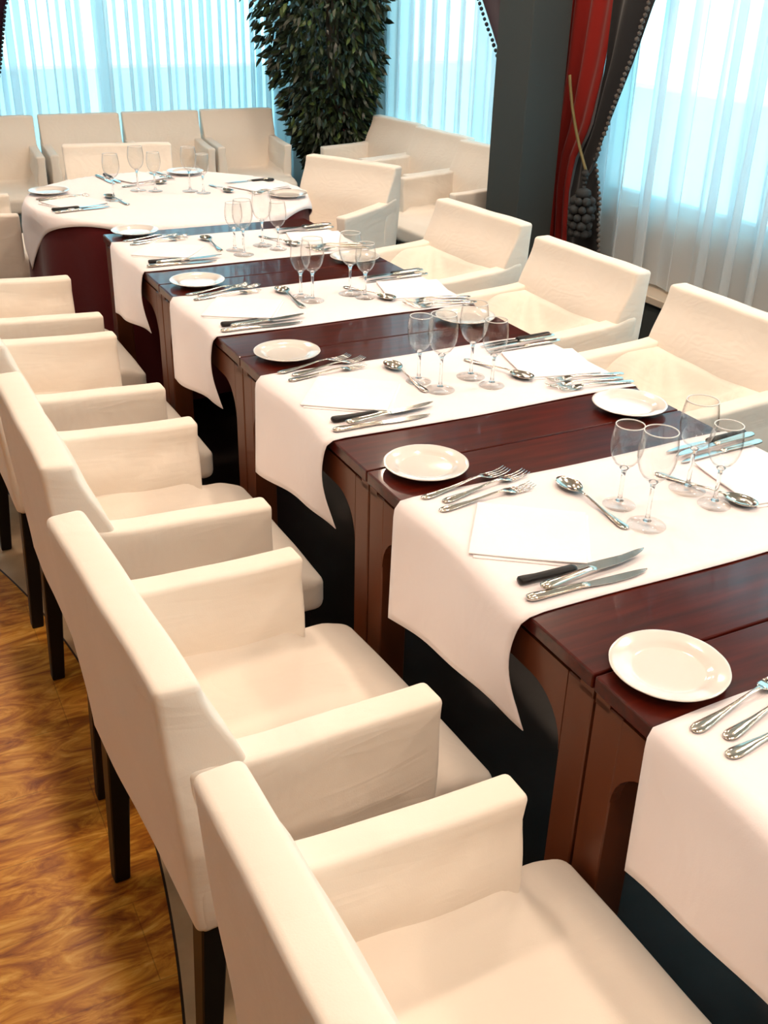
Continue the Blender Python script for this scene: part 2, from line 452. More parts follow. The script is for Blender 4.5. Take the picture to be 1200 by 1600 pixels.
drape('x', 2.31,
      [(0.02, 3.45), (2.5, 3.45)],
      [(0.36, 3.17), (0.5, 3.19), (0.68, 3.20), (0.83, 3.18), (0.98, 3.10), (1.25, 3.05), (1.5, 3.035), (2.5, 2.95)],
      [(0.36, 2.90), (0.5, 2.93), (0.72, 2.965), (0.85, 3.02), (1.0, 2.97), (1.27, 2.87), (1.51, 2.79), (2.0, 2.55), (2.5, 2.3)],
      0.36, 2.5, M_VELVET, M_BORDER, M_FRINGE,
      'floor-length red velvet drape with black border and bobble fringe, right of dark column')
drape('x', 2.325,
      [(0.4, 3.47), (1.0, 3.47), (2.5, 3.47)], [(0.4, 3.50), (1.0, 3.54), (1.5, 3.60), (2.5, 3.9)],
      [(0.4, 3.56), (0.9, 3.62), (1.2, 3.90), (1.5, 4.16), (2.5, 4.7)],
      0.36, 2.5, M_PLUM, M_PLUM, M_FRINGE2, 'dark plum drape with bead fringe peeking out left of the dark column', nf=2)
drape('y', 6.08,
      [(0.4, -0.45), (2.5, -0.45)], [(0.4, -0.35), (1.5, -0.05), (2.5, 0.3)],
      [(0.4, -0.2), (0.80, 0.10), (1.0, 0.19), (1.35, 0.27), (1.6, 0.40), (2.5, 0.8)],
      0.30, 2.5, M_PLUM, M_PLUM, M_FRINGE2, 'dark plum drape at the far left end of the back window', nf=3)
drape('x', 2.345,
      [(0.3, 5.95), (2.5, 5.95)], [(0.3, 5.60), (1.5, 5.55), (2.5, 5.45)],
      [(0.3, 5.55), (0.9, 5.48), (1.5, 5.44), (2.5, 5.3)],
      0.30, 2.5, M_VELVET, M_PLUM, M_FRINGE2, 'dark red drape in the back corner, hidden behind the leafy tree', nf=4)
# tieback with tassel
tb = empty('curtain_tieback', (2.22, 3.165, 1.20), 0, 'gold cord tieback with dark pompom tassel hanging on the red drape', 'tieback')
B = Vector((2.22, 3.165, 1.20))
bm = bmesh.new()
pts = []
for i in range(15):
    t = i/14; pts.append(Vector((2.215+0.025*t, 3.165-0.165*t**1.3, 1.20-0.395*t-0.02*sin(pi*t)))-B)
tube(bm, pts, 0.007); new('cord', bm, M_CORD, tb)
bm = bmesh.new(); pts = [Vector((2.24+0.03*t/6, 3.0-0.03*t/6, 0.79+0.10*(t/6)**1.5))-B for t in range(7)]; tube(bm, pts, 0.007); new('cord', bm, M_TASSEL, tb)
bm = bmesh.new()
for dz, r in ((0.0, 0.019), (-0.02, 0.016), (-0.04, 0.012), (-0.06, 0.010)): ball(bm, Vector((2.235, 3.0, 0.80+dz))-B, r, 2)
new('knot', bm, M_TASSEL, tb)
bm = bmesh.new(); ball(bm, Vector((2.225, 2.985, 0.715))-B, 0.038, 2, 0.7); tas = new('tassel', bm, M_TASSEL, tb)
for lay_ in range(5):
    for k in range(7):
        a = 2*pi*k/7+lay_*0.5; rr = 0.040+0.006*sin(lay_)
        bm = bmesh.new(); ball(bm, Vector((2.225+rr*cos(a), 2.985+rr*sin(a), 0.684-0.036*lay_))-B, random.uniform(0.019, 0.024), 2)
        new('pompom', bm, M_TASSEL, tas)

# ------------------------------------------------------------------ leafy tree in the corner
TX, TY = 2.10, 5.48
fic = empty('ficus_tree', (TX, TY, 0), 0, 'tall dense dark-leaved ficus tree in the back corner between the curtains', 'plant')
bm = bmesh.new(); lathe(bm, [(0, 0), (0.13, 0), (0.16, 0.03), (0.19, 0.33), (0.205, 0.35), (0.205, 0.37), (0.18, 0.37), (0.17, 0.33), (0, 0.33)], 32); new('pot', bm, M_POT, fic)
bm = bmesh.new()
for k in range(3):
    a = k*2.1; pts = [(0.03*cos(a+t*0.5), 0.03*sin(a+t*0.5), 0.30+t*0.23) for t in range(9)]; tube(bm, pts, [0.022-0.0015*t for t in range(9)])
new('trunk', bm, M_BARK, fic)
bm = bmesh.new()
rad = [(0.42, 0.12), (0.6, 0.22), (0.8, 0.31), (1.0, 0.38), (1.4, 0.50), (1.8, 0.54), (2.2, 0.44), (2.5, 0.2)]
for k in range(7500):
    z = random.uniform(0.45, 2.5); R = interp(rad, z)*(1+0.16*noise.noise(Vector((k*0.37, z*3, 0))))
    a = random.uniform(0, 2*pi); rr = R*sqrt(random.uniform(0.12, 1.0))
    rr *= 1+0.14*noise.noise(Vector((cos(a)*2, sin(a)*2, z*4)))
    p = Vector((min(rr*cos(a), 0.13+0.05*random.random()), max(min(rr*sin(a), 0.50), -0.45 if z > 0.9 else -0.22), z))
    d = Vector((cos(a)*0.7+random.uniform(-.5, .5), sin(a)*0.7+random.uniform(-.5, .5), random.uniform(-1.3, -0.1))).normalized()
    s = d.cross(Vector((random.uniform(-1, 1), random.uniform(-1, 1), random.uniform(-0.3, 1)))).normalized()
    ln = random.uniform(0.05, 0.085); wd = ln*0.21; nrm = d.cross(s)*0.006
    q = [p, p+d*ln*0.3+s*wd+nrm, p+d*ln*0.65+s*wd*0.8+nrm, p+d*ln, p+d*ln*0.65-s*wd*0.8+nrm, p+d*ln*0.3-s*wd+nrm]
    v = [bm.verts.new(x) for x in q]
    mid1 = bm.verts.new(p+d*ln*0.5-nrm)
    for i in range(6): bm.faces.new((v[i], v[(i+1) % 6], mid1))
o = new('foliage', bm, M_LEAF, fic, smooth=False); o['kind'] = 'stuff'

# ------------------------------------------------------------------ chairs
CW, CD = 0.530, 0.540          # width, depth; +X is the front
def nz(p, s, seed): return noise.noise(Vector((p.x*s+seed, p.y*s, p.z*s)))
def make_chair(soft):
    r = empty('covered_armchair')
    def wrk(seed, a=0.0035):
        def f(p):
            n = Vector((nz(p, 5, seed), nz(p, 5, seed+9), nz(p, 6, seed+17)))
            return p + n*a
        return f
    # backrest: leans back a little, top edge crisp
    def bf(p):
        q = wrk(1, 0.004)(p); t = (0.80-q.z)/0.45
        q.x += 0.030*t
        if p.x > -0.25: q.x += 0.050*sm(0.79, 0.62, p.z)
        q.y += math.copysign(0.004, q.y)*sin(p.x*60+p.z*20)*0.4
        q.y *= 1-0.02*max(0, t)
        return q
    bm = bmesh.new(); rbox(bm, -0.285, -0.222, -CW/2, CW/2, 0.355, 0.80, 0.012, 0.02, bf); new('backrest', bm, M_COVER, r)
    # seat: body with a cloth top that rises softly into arms and back
    def h(x, y):
        inner = CW/2-0.058
        z = 0.445 + 0.006*(1-(2*y/CW)**2) - 0.02*sm(0.20, 0.27, x)
        da = max(inner-abs(y), 0.0)
        cx, cy = (-0.17 if soft else -0.20), math.copysign(inner, y)
        rho = sqrt((x-cx)**2+(y-cy)**2); th = math.atan2(abs(y-cy), x-cx)
        if soft:                                     # cover stretched like a tent from arms and back down to the seat
            db = max(x+0.165, 0.0)
            ra = exp(-(da/0.085)**1.25)*(1-0.85*sm(-0.06, 0.16, x)); rb = exp(-(db/0.080)**1.25)
            z += 0.186*(1-(1-ra)*(1-0.97*rb))
            z += 0.0085*sin(th*17+1.2*sin(rho*8))*sm(0.0, 0.07, rho)*exp(-(rho/0.24)**2)*sm(0.0, 0.03, da)*sm(0, 0.03, db)
        else:
            db = max(x+0.185, 0.0)
            ra = 0.055*exp(-da/0.018)*(1-sm(0.10, 0.17, x)); rb = 0.07*exp(-db/0.022)
            z += max(ra, rb)+0.3*min(ra, rb)
            z += 0.003*sin(th*9+1.5*sin(rho*9))*exp(-rho/0.2)*min(1, rho/0.04)
        z += 0.002*noise.noise(Vector((x*9, y*9, 3)))
        return z
    def sf(p):
        q = Vector(p)
        if p.z > 0.40:
            k = (p.z-0.40)/0.045
            q.z = 0.40 + (h(p.x, p.y)-0.40)*min(1, k)
        q += Vector((nz(p, 6, 31), nz(p, 6, 41), 0))*0.002
        return q
    bm = bmesh.new(); rbox(bm, -0.245, CD/2, -CW/2+0.004, CW/2-0.004, 0.345, 0.445, 0.024, 0.012, sf); new('seat', bm, M_COVER, r)
    for s in (1, -1):
        y0, y1 = (CW/2-0.058, CW/2) if s > 0 else (-CW/2, -CW/2+0.058)
        def af(p, s=s):
            q = wrk(50+s, 0.0035)(p)
            t = sm(0.5, 0.64, p.z)
            q.z -= 0.010*t*sm(-0.1, 0.15, p.x)
            # the cloth swells where arm meets back
            e = exp(-max(p.x+0.222, 0)/0.05)
            q.z += 0.020*e*t
            q.y -= s*0.004*(1-t)
            if (p.y-(y0+y1)/2)*s < -0.01:      # slack folds on the inner face
                q.y += s*(0.0055*sin(34*(p.z+0.30*p.x)+2.0*nz(p, 4, 80+s))+0.002*sin(50*(p.z-0.5*p.x)))*sm(0.42, 0.50, p.z)*sm(0.635, 0.59, p.z)
            else: q.y += s*0.0018*sin(30*(p.z-0.25*p.x)+2.5*nz(p, 4, 90+s))*sm(0.635, 0.6, p.z)
            return q
        bm = bmesh.new(); rbox(bm, -0.25, 0.15, y0, y1, 0.350, 0.640, 0.011, 0.02, af); new('armrest', bm, M_COVER, r)
    for sx in (-1, 1):
        for sy in (-1, 1):
            bm = bmesh.new()
            x, y = (-0.222 if sx < 0 else 0.215), sy*0.232
            box(bm, x-0.022, x+0.022, y-0.022, y+0.022, 0, 0.40, 0.003, 1)
            for v in bm.verts:
                t = 1-v.co.z/0.40
                v.co.x = x + (v.co.x-x)*(1-0.32*t) - (0.026*t if sx < 0 else 0)
                v.co.y = y + (v.co.y-y)*(1-0.32*t)
            new('leg', bm, M_LEG, r, smooth=False)
    return r
chair_l = make_chair(False); chair_r = make_chair(True)
GL = 'white armchairs along the left side of the table row'
GR = 'white armchairs along the right side of the table row'
GB = 'white armchairs lined up under the back window'
GW = 'white armchairs lined up under the right back window'
def chair(pr, x, y, deg, label, group, sc=1.0):
    o = put(pr, USED, (x, y, 0), radians(deg), label, 'armchair', group)
    if sc != 1.0: o.scale = (1, sc, 1)
    return o
chair(chair_l, -0.275, -0.262, 0.5, 'white slipcovered armchair cut by the bottom edge, nearest of the left-side chairs', GL)
chair(chair_l, -0.293, 0.425, 3.3, 'white slipcovered armchair, second from the camera on the left side of the tables', GL)
chair(chair_l, -0.285, 1.115, 0.5, 'white slipcovered armchair, third from the camera on the left side of the tables', GL)
chair(chair_l, -0.295, 1.835, 1.0, 'white slipcovered armchair, fourth from the camera on the left side of the tables', GL)
chair(chair_l, -0.29, 2.51, 0.0, 'white slipcovered armchair, fifth and last on the left side of the straight tables', GL)
chair(chair_l, -0.262, 4.07, -4, 'white slipcovered armchair at the left side of the round table, cut by picture edge', 'white armchairs around the round table')
chair(chair_r, 1.10, 1.12, 180, 'white slipcovered armchair cut by right edge, nearest of the right-side chairs', GR)
chair(chair_r, 1.083, 1.775, 181.6, 'white slipcovered armchair in front of the tassel, second on the right side', GR)
chair(chair_r, 1.105, 2.45, 185.5, 'white slipcovered armchair in front of the dark column, third on the right side', GR)
chair(chair_l, 1.165, 3.56, 180+27.7, 'white slipcovered armchair angled to the right side of the round table', 'white armchairs around the round table')
chair(chair_l, 0.435, 4.25, -90-10, 'white slipcovered armchair on the far side of the round table, facing the camera', 'white armchairs around the round table')
for i, (x, d) in enumerate(((0.035, 'leftmost of the back row, cut by the picture edge'), (0.535, 'second from left in the back row'), (1.028, 'third from left in the back row'), (1.520, 'rightmost of the back row, beside the leafy tree'))):
    chair(chair_l, x, 5.46, -90-3.5, 'white slipcovered armchair under back window, '+d, GB, 0.89)
for i, (y, d) in enumerate(((3.83, 'nearest of the row, beside the dark column'), (4.38, 'middle of its row of three'), (4.93, 'farthest of the row, beside the leafy tree'))):
    chair(chair_l, 2.05 if i else 2.02, y, 180+4, 'white slipcovered armchair under right back window, '+d, GW, 1.0)

# ------------------------------------------------------------------ tables
TW, TL, TZ = 0.766, 0.70, 0.750
def make_table():
    r = empty('dining_table')
    g = 0.0015
    bm = bmesh.new(); box(bm, 0, TW, g, TL-g, TZ-0.025, TZ, 0.003, 2); new('tabletop', bm, M_WOOD, r, smooth=False)
    bm = bmesh.new()
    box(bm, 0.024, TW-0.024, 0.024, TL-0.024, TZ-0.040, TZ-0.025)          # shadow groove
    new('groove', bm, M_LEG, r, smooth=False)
    zt, zb, lw = TZ-0.035, 0.655, 0.058
    def panel(bm, a0, a1, mk):
        """apron with quarter-round brackets running into the legs"""
        R = 0.085; pts = [(a0, zt), (a1, zt), (a1, zb-R)]
        for k in range(9):
            t = pi/2*k/8; pts.append((a1-R*1.0*(1-cos(t)), zb-R+R*sin(t)))
        for k in range(9):
            t = pi/2*(1-k/8); pts.append((a0+R*(1-cos(t)), zb-R+R*sin(t)))
        pts.append((a0, zb-R))
        out = []
        for p in pts:
            if not out or (abs(p[0]-out[-1][0])+abs(p[1]-out[-1][1])) > 1e-5: out.append(p)
        if abs(out[0][0]-out[-1][0])+abs(out[0][1]-out[-1][1]) < 1e-5: out.pop()
        f = bm.faces.new([bm.verts.new(mk(a, z, 0)) for a, z in out])
        e = bmesh.ops.extrude_face_region(bm, geom=[f])
        d = Vector(mk(0, 0, 1))-Vector(mk(0, 0, 0))
        for v in [x for x in e['geom'] if isinstance(x, bmesh.types.BMVert)]: v.co += d
    bm = bmesh.new()
    ins = 0.006; th = 0.018
    ya, yb = 0.003+lw, TL-0.003-lw; xa, xb = ins+lw, TW-ins-lw
    panel(bm, ya, yb, lambda a, z, t: (ins+th*t, a, z))
    panel(bm, ya, yb, lambda a, z, t: (TW-ins-th*t, a, z))
    panel(bm, xa, xb, lambda a, z, t: (a, 0.006+th*t, z))
    panel(bm, xa, xb, lambda a, z, t: (a, TL-0.006-th*t, z))
    new('apron', bm, M_SIDE, r, smooth=False)
    for x in (ins, TW-ins-lw):
        for y in (0.003, TL-0.003-lw):
            bm = bmesh.new(); box(bm, x, x+lw, y, y+lw, 0, zt, 0.002, 1)
            c0 = 0.030; box(bm, x if x < 0.3 else x+lw-c0, x+c0 if x < 0.3 else x+lw, y if y < 0.3 else y+lw-c0, y+c0 if y < 0.3 else y+lw, zt-0.01, TZ-0.025); new('leg', bm, M_SIDE, r, smooth=False)
    return r
table = make_table()
ORD = ['nearest', 'second', 'third', 'fourth', 'fifth']
TLBL = ['dark mahogany table section at lower right, nearest of the row', 'dark mahogany table section, second from the camera in the row',
        'dark mahogany table section, middle of the row of five', 'dark mahogany table section, fourth from the camera, reflecting window light',
        'dark mahogany table section, farthest of the row, beside the round table']
for k in range(5): put(table, USED, (0, -0.70+0.70*k, 0), 0, TLBL[k], 'table', 'dark wooden tables pushed into one row')

# runners
def runner(k):
    y0b = -0.70+0.70*k
    ya, yb = [(0.145, 0.578), (0.152, 0.560), (0.150, 0.552), (0.165, 0.548), (0.150, 0.560)][k]
    drop = 0.205; R = 0.012; seed = k*7.3
    xs = []                                   # profile across the table: (x, z)
    n1 = 16; n2 = 30
    for i in range(n1+1): xs.append((-1, i/n1))
    for i in range(1, n2): xs.append((0, i/n2))
    for i in range(n1+1): xs.append((1, 1-i/n1))
    bm = bmesh.new(); nv = 26; nu = len(xs)-1
    root_o = Vector((TW/2, y0b+0.35, TZ))
    def fn(u, v):
        part, t = xs[int(round(u*nu))]
        y = ya+(yb-ya)*v
        if part == 0:
            x = TW*t; z = TZ+0.0026+0.0006*noise.noise(Vector((x*8, y*8, seed)))
            y2 = y + (0.004*sin(x*9+seed) if v in (0, 1) else 0.004*sin(x*9+seed))
        else:
            s = 1-t                            # 0 at the table edge, 1 at the hem
            far = v if part < 0 else v
            dd = (0.185+0.058*far)*1.0 if part < 0 else 0.20
            flare = 0.010+0.005*sin(v*6+seed)+0.008*sin(pi*s)*(1-v)-0.006*s*(1-v)+0.003*sin(v*11+seed*2)*s
            if s < 0.08: x = -0.002-flare*sqrt(s/0.08)*0.9; z = TZ+0.0026-dd*s*0.9
            else: x = -0.002-flare*(0.9+0.3*s)+0.010*sin(pi*s)*0; z = TZ+0.0026-dd*s
            y2 = y + (1-v)*(0.014*sin(pi*min(1, s*1.2)) - 0.034*s**3) + 0.004*sin(v*5+seed)*s
            if part > 0: x = TW - x
        return Vector((x, y0b+y2, z))-root_o
    grid(bm, nu, nv, fn)
    o = new('table_runner', bm, M_CLOTH); o.location = root_o; solid(o, 0.0016, 0)
    tag(o, ['white linen runner at the lower right corner, nearest to the camera', 'white linen runner on second table, under the largest set of wine glasses',
            'white linen runner on the middle table of the row', 'white linen runner on the fourth table from the camera',
            'white linen runner on the farthest table, next to the round table'][k], 'table runner', 'white runners laid across the tables')
for k in range(5): runner(k)

# ------------------------------------------------------------------ tableware prototypes
def make_fork(Lg=0.205):
    r = empty('fork'); h = Lg/2
    bm = bmesh.new()
    loft(bm, [(-h, 0, .0022, .0035, .0012), (-h+.004, 0, .0024, .0078, .0018), (-h+.014, 0, .0028, .0098, .0021), (-h+.03, 0, .003, .0085, .002), (-h+.06, 0, .004, .0052, .002), (-h+.09, 0, .006, .0034, .002), (-h+.115, 0, .0085, .0028, .002), (-h+.135, 0, .009, .0036, .0018), (-h+.142, 0, .0085, .006, .0016)]); new('handle', bm, M_STEEL, r)
    bm = bmesh.new()
    loft(bm, [(-h+.138, 0, .0085, .005, .0014), (-h+.146, 0, .007, .0105, .0012), (-h+.155, 0, .005, .0122, .0011), (-h+.162, 0, .004, .0124, .0010)])
    n = Lg-0.160
    for k in range(4):
        y = -0.0102+0.0068*k
        loft(bm, [(-h+.160, y, .0042, .0021, .001), (-h+.160+n*.4, y, .003, .0019, .0009), (-h+.160+n*.75, y, .0045, .0016, .0009), (h, y*0.97, .0085, .0009, .0006)], 6)
    new('tines', bm, M_STEEL, r); return r
def make_spoon(Lg=0.20):
    r = empty('spoon'); h = Lg/2
    bm = bmesh.new()
    loft(bm, [(-h, 0, .0022, .0035, .0012), (-h+.004, 0, .0024, .0078, .0018), (-h+.014, 0, .0028, .0095, .0021), (-h+.03, 0, .003, .008, .002), (-h+.06, 0, .004, .0045, .002), (-h+.09, 0, .007, .003, .002), (-h+.12, 0, .010, .0027, .002), (h-.058, 0, .0095, .0035, .0018)]); new('handle', bm, M_STEEL, r)
    bm = bmesh.new(); a = 0.033; b = 0.0205
    for s in (0, 1):
        rings = [[bm.verts.new((h-a, 0, 0.0005+s*0.0013))]]
        for q in range(1, 9):
            t = q/8
            rings.append([bm.verts.new((h-a+a*t*cos(th), b*t*sin(th)*(1+0.10*cos(th)), (0.0005+0.0085*t**2.2)+s*0.0013)) for th in [2*pi*i/28 for i in range(28)]])
        for A, C in zip(rings, rings[1:]):
            for i in range(28):
                j = (i+1) % 28
                if len(A) == 1: bm.faces.new((A[0], C[i], C[j]))
                else: bm.faces.new((A[i], A[j], C[j], C[i]))
        if s == 0: o1 = rings[-1]
        else:
            for i in range(28): bm.faces.new((o1[i], o1[(i+1) % 28], rings[-1][(i+1) % 28], rings[-1][i]))
    new('bowl', bm, M_STEEL, r); return r
def blade(bm, x0, x1, hw, belly=1.0):
    pts_t = []; n = 14
    for i in range(n+1):
        t = i/n; x = x0+(x1-x0)*t
        up = hw*0.55*(1-0.9*max(0, (t-0.8)/0.2)**2*0.5)
        lo = -hw*(0.6+0.5*belly*sin(pi*min(1, t*1.1)))*(1 if t < 0.72 else max(0.02, 1-((t-0.72)/0.28)**1.8))
        if t == 1: lo = up-0.001
        pts_t.append((x, up, lo))
    T = [[bm.verts.new((x, y, z)) for y, z in ((u, .0036), (l, .0026), (l, .0020), (u, .0014))] for x, u, l in pts_t]
    for A, C in zip(T, T[1:]):
        for i in range(4): bm.faces.new((A[i], A[(i+1) % 4], C[(i+1) % 4], C[i]))
    bm.faces.new(T[0]); bm.faces.new(list(reversed(T[-1])))
def make_knife(Lg=0.225, steak=False):
    r = empty('steak_knife' if steak else 'table_knife'); h = Lg/2
    bm = bmesh.new()
    if steak: loft(bm, [(-h, .001, .0065, .006, .004), (-h+.003, .001, .0065, .0092, .0062), (-h+.012, .0005, .0065, .0098, .0065), (-h+.03, 0, .0065, .0078, .006), (-h+.07, 0, .0065, .0082, .006), (-h+.098, 0, .0065, .0088, .0062), (-h+.104, 0, .006, .0075, .005)], 12)
    else: loft(bm, [(-h, 0, .0045, .004, .002), (-h+.004, 0, .0045, .0085, .0038), (-h+.015, 0, .0046, .0100, .0044), (-h+.04, 0, .0046, .0086, .0042), (-h+.08, 0, .0046, .0070, .004), (-h+.10, 0, .0044, .0060, .0038), (-h+.106, 0, .004, .0078, .0034), (-h+.112, 0, .0035, .0055, .0020)], 12)
    new('handle', bm, M_BLACK if steak else M_STEEL, r)
    bm = bmesh.new(); blade(bm, -h+.100, h, 0.0085 if steak else 0.0098)
    for v in bm.verts: v.co.z += 0.003 if steak else 0.001
    new('blade', bm, M_BLADE, r, smooth=False)
    return r
def make_plate(R=0.081):
    bm = bmesh.new()
    prof = [(0, .004), (.045, .004), (.050, .0045), (.056, .008), (.066, .0105), (.078, .0125), (.081, .0142), (.0812, .0152), (.080, .0158), (.076, .0150), (.066, .0130), (.057, .0105), (.052, .0068), (.048, .0062), (0, .0060)]
    # foot ring
    prof = [(0, .0030), (.038, .0030), (.040, 0.0), (.043, 0.0), (.045, .003)] + prof[2:]
    def f(p, a, r):
        if r > 0.07:
            k = 1+0.006*abs(sin(6*a)); p.x *= k; p.y *= k
        return p
    lathe(bm, [(r*R/.081, z) for r, z in prof], 96, f)
    return new('bread_plate', bm, M_CHINA)
def make_glass(H, R, name='wine_glass'):
    r = empty(name); s = H/0.175
    fr = 0.034*R/0.034
    bm = bmesh.new()
    lathe(bm, [(0, 0), (fr*.97, 0), (fr, .0008), (fr*.98, .0018), (fr*.6, .0035), (fr*.3, .0058), (.0075, .009), (0, .0095)], 40); new('foot', bm, M_GLASS, r)
    zb = 0.083*s
    bm = bmesh.new(); lathe(bm, [(0, .0085), (.0072, .0088), (.0048, .013), (.0036, .022), (.0034, .045), (.0036, zb-.014), (.0050, zb-.005), (.0085, zb+.0005), (.004, zb+.003), (0, zb+.0035)], 20); new('stem', bm, M_STEM, r)
    hb = H-zb
    out = [(0, 0), (.20, .012), (.42, .05), (.62, .12), (.80, .22), (.93, .35), (.99, .48), (1.0, .58), (.985, .70), (.94, .82), (.89, .92), (.855, 1.0)]
    t = 0.0011
    po = [(a*R, zb+b*hb) for a, b in out]; pi_ = [(max(a*R-t, 0), zb+b*hb+(0.003 if b < 0.1 else 0)) for a, b in reversed(out)]
    bm = bmesh.new(); lathe(bm, po + [(po[-1][0]-t/2, H+.0006)] + pi_, 48); new('bowl', bm, M_GLASS, r)
    bm = bmesh.new(); pts = [(po[-1][0]-t/2, H)]
    n, q = 48, 6
    rr = po[-1][0]-t/2; V = [[bm.verts.new(((rr+0.0011*cos(2*pi*j/q))*cos(2*pi*i/n), (rr+0.0011*cos(2*pi*j/q))*sin(2*pi*i/n), H+0.0011*sin(2*pi*j/q))) for j in range(q)] for i in range(n)]
    for i in range(n):
        for j in range(q): bm.faces.new((V[i][j], V[(i+1) % n][j], V[(i+1) % n][(j+1) % q], V[i][(j+1) % q]))
    new('rim', bm, M_RIM, r)
    return r
M_RIM = mat('glass_rim', (0.95, 0.95, 0.93), 0.12); P(M_RIM).inputs['Transmission Weight'].default_value = 0.25
def make_napkin(lx=0.190, ly=0.182, seed=1):
    bm = bmesh.new()
    for lay, (dx, dy, rz, z) in enumerate(((0.006, -0.005, 0.02, 0.0005), (0, 0, 0, 0.0032))):
        c, s = cos(rz), sin(rz)
        def f(p, z=z, dx=dx, dy=dy, c=c, s=s, lay=lay):
            x, y = p.x*c-p.y*s+dx, p.x*s+p.y*c+dy
            return Vector((x, y, p.z+z+lay*0.0015*(0.5+noise.noise(Vector((x*12, y*12, seed)))) + lay*0.003*max(0, (x/lx))*max(0, -y/ly)*4))
        rbox(bm, -lx/2, lx/2, -ly/2, ly/2, 0, 0.0026, 0.0012, 0.012, f)
    return new('napkin', bm, M_NAPK)
p_fork = make_fork(0.205); p_spoon = make_spoon(0.205); p_knife = make_knife(0.225); p_steak = make_knife(0.220, True)
p_plate = make_plate(); p_big = make_glass(0.176, 0.0335); p_small = make_glass(0.155, 0.0295); p_nap = make_napkin()

ZR = TZ + 0.0038
def lay(pr, a, b, z, label, cat, group):
    """lay cutlery with its handle end at a and its tip towards b"""
    a = Vector(a); b = Vector(b); d = b-a; ang = math.atan2(d.y, d.x); m_ = (a+b)/2
    return put(pr, USED, (m_.x, m_.y, z), ang, label, cat, group)

RN = ['nearest runner', 'second runner from camera', 'third runner from camera', 'fourth runner from camera', 'farthest runner']
def setting(k, side, dx=0.0, dy=0.0, items='pfnksg', jit=0.0):
    y0 = -0.70+0.70*k
    rnd = random.Random(k*10+(1 if side == 'r' else 0))
    def T(x, y):
        x += rnd.uniform(-jit, jit)+dx; y += rnd.uniform(-jit, jit)+dy
        return (x, y0+y)
    sd = 'left side' if side == 'l' else 'right side'
    at = '%s of %s' % (sd, RN[k])
    fz = ZR
    if side == 'l':
        FK = [((.034, .548), (.240, .584)), ((.062, .520), (.266, .559)), ((.041, .494), (.246, .508))]
        KN = [((.052, .199), (.272, .226)), ((.018, .190), (.242, .180))]; SK = ((.034, .233), (.250, .226))
        SP = ((.300, .300), (.306, .512)); NP = (.138, .360, -35)
    else:
        FK = [((.775, .232), (.590, .252)), ((.765, .205), (.575, .215)), ((.760, .170), (.565, .190))]
        FK = [((.786, .226), (.592, .250)), ((.765, .200), (.572, .222)), ((.775, .172), (.583, .190))]
        KN = [((.790, .510), (.572, .492)), ((.790, .486), (.570, .474))]; SK = ((.790, .530), (.570, .520))
        SP = ((.495, .455), (.560, .268)); NP = (.668, .352, -12)
    if 'p' in items:
        px, py = (.106-(0.012 if k == 0 else 0), .661) if side == 'l' else (.668, .048)
        x, y = T(px, py)
        if side == 'l' and k == 4: y -= 0.0
        zz = TZ+0.001
        names = {('l', 0): 'white bread plate on bare wood at lower right, largest in the photo'}
        put(p_plate, USED, (x, y, zz), rnd.random(), 'small white bread plate on bare dark wood beside %s' % at, 'plate', 'white bread plates between the runners')
    if 'f' in items:
        for i, (a, b) in enumerate(FK):
            pos = ['topmost', 'middle', 'lowest'][i] if side == 'l' else ['topmost', 'middle', 'lowest'][i]
            lay(p_fork, T(*a), T(*b), fz, 'silver fork, %s of three on %s' % (pos, at), 'fork', 'silver forks at the place settings')
    if 'n' in items:
        x, y = T(NP[0], NP[1])
        put(p_nap, USED, (x, y, fz-0.001), radians(NP[2]+rnd.uniform(-3, 3)), 'folded white napkin on the %s' % at, 'napkin', 'folded white napkins')
    if 'k' in items:
        lay(p_steak, T(*SK[0]), T(*SK[1]), fz, 'black-handled steak knife on %s' % at, 'knife', 'black-handled steak knives')
        for i, (a, b) in enumerate(KN):
            lay(p_knife, T(*a), T(*b), fz+(0.0065 if i == 0 else 0.0), 'silver table knife on %s, %s of two' % (at, ['upper, crossing over', 'lower'][i]), 'knife', 'silver table knives')
    if 's' in items:
        lay(p_spoon, T(*SP[0]), T(*SP[1]), fz, 'silver dessert spoon near the glasses on %s' % at, 'spoon', 'silver dessert spoons')
setting(0, 'l', items='pf')
setting(0, 'r', items='p')
for k in (1, 2, 3, 4):
    setting(k, 'l', jit=0.003 if k > 1 else 0)
    setting(k, 'r', jit=0.003 if k > 1 else 0)
GP = {1: [(.347, .384), (.342, .303), (.503, .381), (.505, .313)], 2: [(.316, .373), (.335, .306), (.443, .351), (.458, .283)],
      3: [(.334, .410), (.350, .362), (.479, .386), (.503, .336)], 4: [(.345, .300), (.352, .232), (.455, .330), (.485, .262)]}
for k, g in GP.items():
    y0 = -0.70+0.70*k
    for i, (x, y) in enumerate(g):
        pr = (p_small, p_big, p_big, p_small)[i]
        d = ['small wine glass, left rear of the four', 'large wine glass, left front of the four', 'large wine glass, right rear of the four', 'small wine glass, right front of the four'][i]
        put(pr, USED, (x, y0+y, ZR), 0, '%s on %s' % (d, RN[k]), 'wine glass', 'clear wine glasses on the tables')

